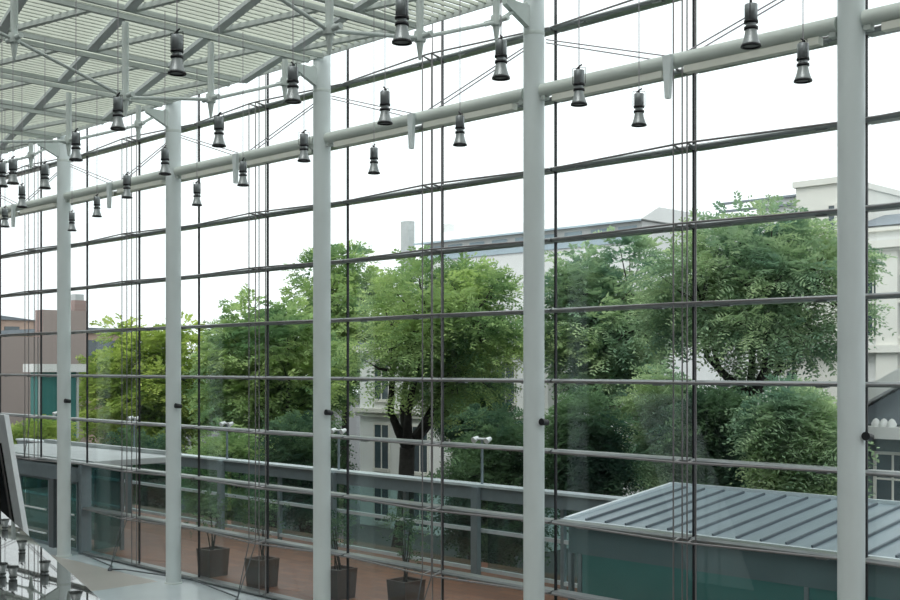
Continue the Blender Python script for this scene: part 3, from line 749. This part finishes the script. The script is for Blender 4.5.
for (py, dp, hh) in ((240, 0.55, 0.30), (244, 0.35, 0.25), (300, 0.2, 0.12), (345, 0.5, 0.3), (226, 0.25, 0.15)):
    z_ = at_y(885, py, cy).z; cn.box(cx_(842.5), cx_(842.5) + 26, cy + 0.5 - dp, cy + 0.499, z_ - hh, z_)
z_ = at_y(815, 342, cy).z; cn.box(cx_(770), cx_(842), cy - 0.7, cy - 0.001, z_ - 0.15, z_ + 0.25)
cn.build('cornice', M['creamwall'], b)
dn = MB(); xx = cx_(770) + 0.1
while xx < cx_(842): dn.box(xx, xx + 0.16, cy - 0.6, cy - 0.001, z_ - 0.45, z_ - 0.16); xx += 0.42
dn.build('dentils', M['creamwall'], b)
pl = MB()
for px in (884, 935): pl.box(cx_(px) - 0.45, cx_(px) + 0.45, cy + 0.22, cy + 0.499, -2.5, at_y(885, 246, cy).z)
pl.build('pilaster', M['creamwall'], b)
for px in (868, 905, 960):
    win(b, cx_(px) - 0.5, cx_(px) + 0.5, cy + 0.5, at_y(885, 335, cy).z, at_y(885, 275, cy).z)
MB().box(cx_(770), cx_(796) - .001, cy + 0.2, cy + 8, -2.5, at_y(780, 342, cy).z).build('side_wing', M['whitewall'], b)
win(b, cx_(785), cx_(793), cy + 0.2, at_y(785, 400, cy).z, at_y(785, 352, cy).z)

# grey gabled annex in front of it
gy = 33.0; gx0 = x_at(836, gy); gx1 = gx0 + 9; gz = at_y(885, 425, gy).z; gap = at_y(836, 402, gy).z
b = thing('gabled_annex', ((gx0 + gx1) / 2, gy, -2.5), 'low grey gabled annex with white trim, right of the rightmost column', 'building')
MB().box(gx0 + 0.3, gx1 - 0.3, gy + 0.4, gy + 7, -2.5, gz).build('wall', M['fence'], b)
xm = (gx0 + gx1) / 2
MB().prism([(gx0, gz), (gx1, gz), (xm, gz + 2.6)], 'y', gy + 0.3, gy + 7).build('gable', M['greyroof'], b)
rk = MB().prism([(gx0 - 0.2, gz), (xm, gz + 2.65), (gx1 + 0.2, gz), (gx1 + 0.2, gz + 0.45), (xm, gz + 3.1), (gx0 - 0.2, gz + 0.45)], 'y', gy - 0.1, gy + 7)
rk.build('raking_cornice', M['whitewall'], b)
MB().box(gx0 - 0.2, gx1 + 0.2, gy - 0.25, gy + 0.29, gz - 0.4, gz - 0.05).build('eaves', M['whitewall'], b)
for i in range(3):
    xk = x_at(876 + i * 8, gy); MB().lathe((xk, gy, gz - 0.05), [(0.12, 0), (0.14, 0.08), (0.08, 0.2), (0.02, 0.24)], 12).build('finial', M['whitewall'], b)
for i in range(2): win(b, gx0 + 1.1 + i * 2, gx0 + 2.1 + i * 2, gy + 0.4, gz - 2.8, gz - 0.9)

# far left: brick block, brown block, glass pavilion, salmon houses
b = thing('brick_building', (-76, 28, -2.5), 'large pinkish brick building with a chimney at far left', 'building')
MB().box(-71.1, -70, 33.4, 36.5, -2.5, 8.9).build('tall_wall', M['brick'], b)
MB().box(-84, -70, 12, 33.399, -2.5, 7.15).build('low_wall', M['brick'], b)
MB().box(-71.0, -70.1, 35.6, 36.4, 8.9, 9.6).build('chimney', M['brick'], b)
MB().box(-70.9, -70.2, 35.7, 36.3, 9.6, 10.0).build('chimney_pot', M['concrete'], b)
b = thing('brown_block', (-85, 45, -2.5), 'low dark brown flat-roofed block right of the brick building', 'building')
MB().box(-95, -77.5, 39, 44, -2.5, 7.7).build('wall', M['pinkwall'], b)
MB().box(-95.2, -77.3, 38.8, 44.2, 7.7, 8.1).build('roof', M['greyroof'], b)
MB().box(-77.5, -77.38, 40, 43, 5.9, 7.2).build('window_band', M['window'], b)
b = thing('salmon_house', (-110, 30, -2.5), 'distant salmon and grey rooftop house at the left edge', 'house')
MB().box(-122, -104, 38, 49, -2.5, 9.6).build('wall', M['pinkwall'], b)
MB().prism([(37.8, 9.6), (49.2, 9.6), (43.5, 10.2)], 'x', -122, -103.8).build('roof', M['greyroof'], b)
for k_ in range(3): MB().box(-104, -103.9, 39.5 + 3.2 * k_, 40.9 + 3.2 * k_, 7.6, 9.0).build('window', M['window'], b)
b = thing('glass_kiosk', (-55, 26, -2.5), 'small teal glass kiosk with a white flat roof before the brick building', 'kiosk')
MB().box(-55.0, -54.2, 25.6, 27.7, -2.5, 5.0).build('wall', M['tealwall'], b)
MB().box(-55.2, -53.9, 25.3, 28.0, 5.0, 5.4).build('roof', M['whitewall'], b)
kb = MB()
for yy in (25.6, 26.6, 27.6): kb.box(-54.2, -54.1, yy, yy + 0.1, -2.5, 5.0)
kb.build('frame', M['concrete'], b)

# ------------------------------------------------------------------ light, camera
w = bpy.data.worlds.new('overcast'); sc.world = w; w.use_nodes = True
nt = w.node_tree; bg = nt.nodes['Background']
bg.inputs['Color'].default_value = (0.955, 0.985, 1.0, 1); bg.inputs['Strength'].default_value = 1.35
sun = bpy.data.lights.new('sun', 'SUN'); sun.energy = 1.0; sun.angle = math.radians(35); sun.color = (1, 0.98, 0.93)
so = bpy.data.objects.new('sun', sun); so.rotation_euler = (math.radians(38), math.radians(14), 0); COL.objects.link(so)

cam = bpy.data.cameras.new('camera'); co = bpy.data.objects.new('camera', cam); COL.objects.link(co)
cam.sensor_width = 36; cam.lens = F_PX / 900 * 36; cam.shift_y = (HY - 300) / 900; cam.clip_start = 0.05; cam.clip_end = 600
co.location = (0, 0, CAMZ); co.rotation_euler = (math.pi / 2, 0, math.pi / 4)
sc.camera = co
sc.cycles.transparent_max_bounces = 32
sc.view_settings.view_transform = 'Standard'; sc.view_settings.look = 'None'
sc.view_settings.exposure = 0.22; sc.view_settings.gamma = 1.0; sc.view_settings.use_curve_mapping = False
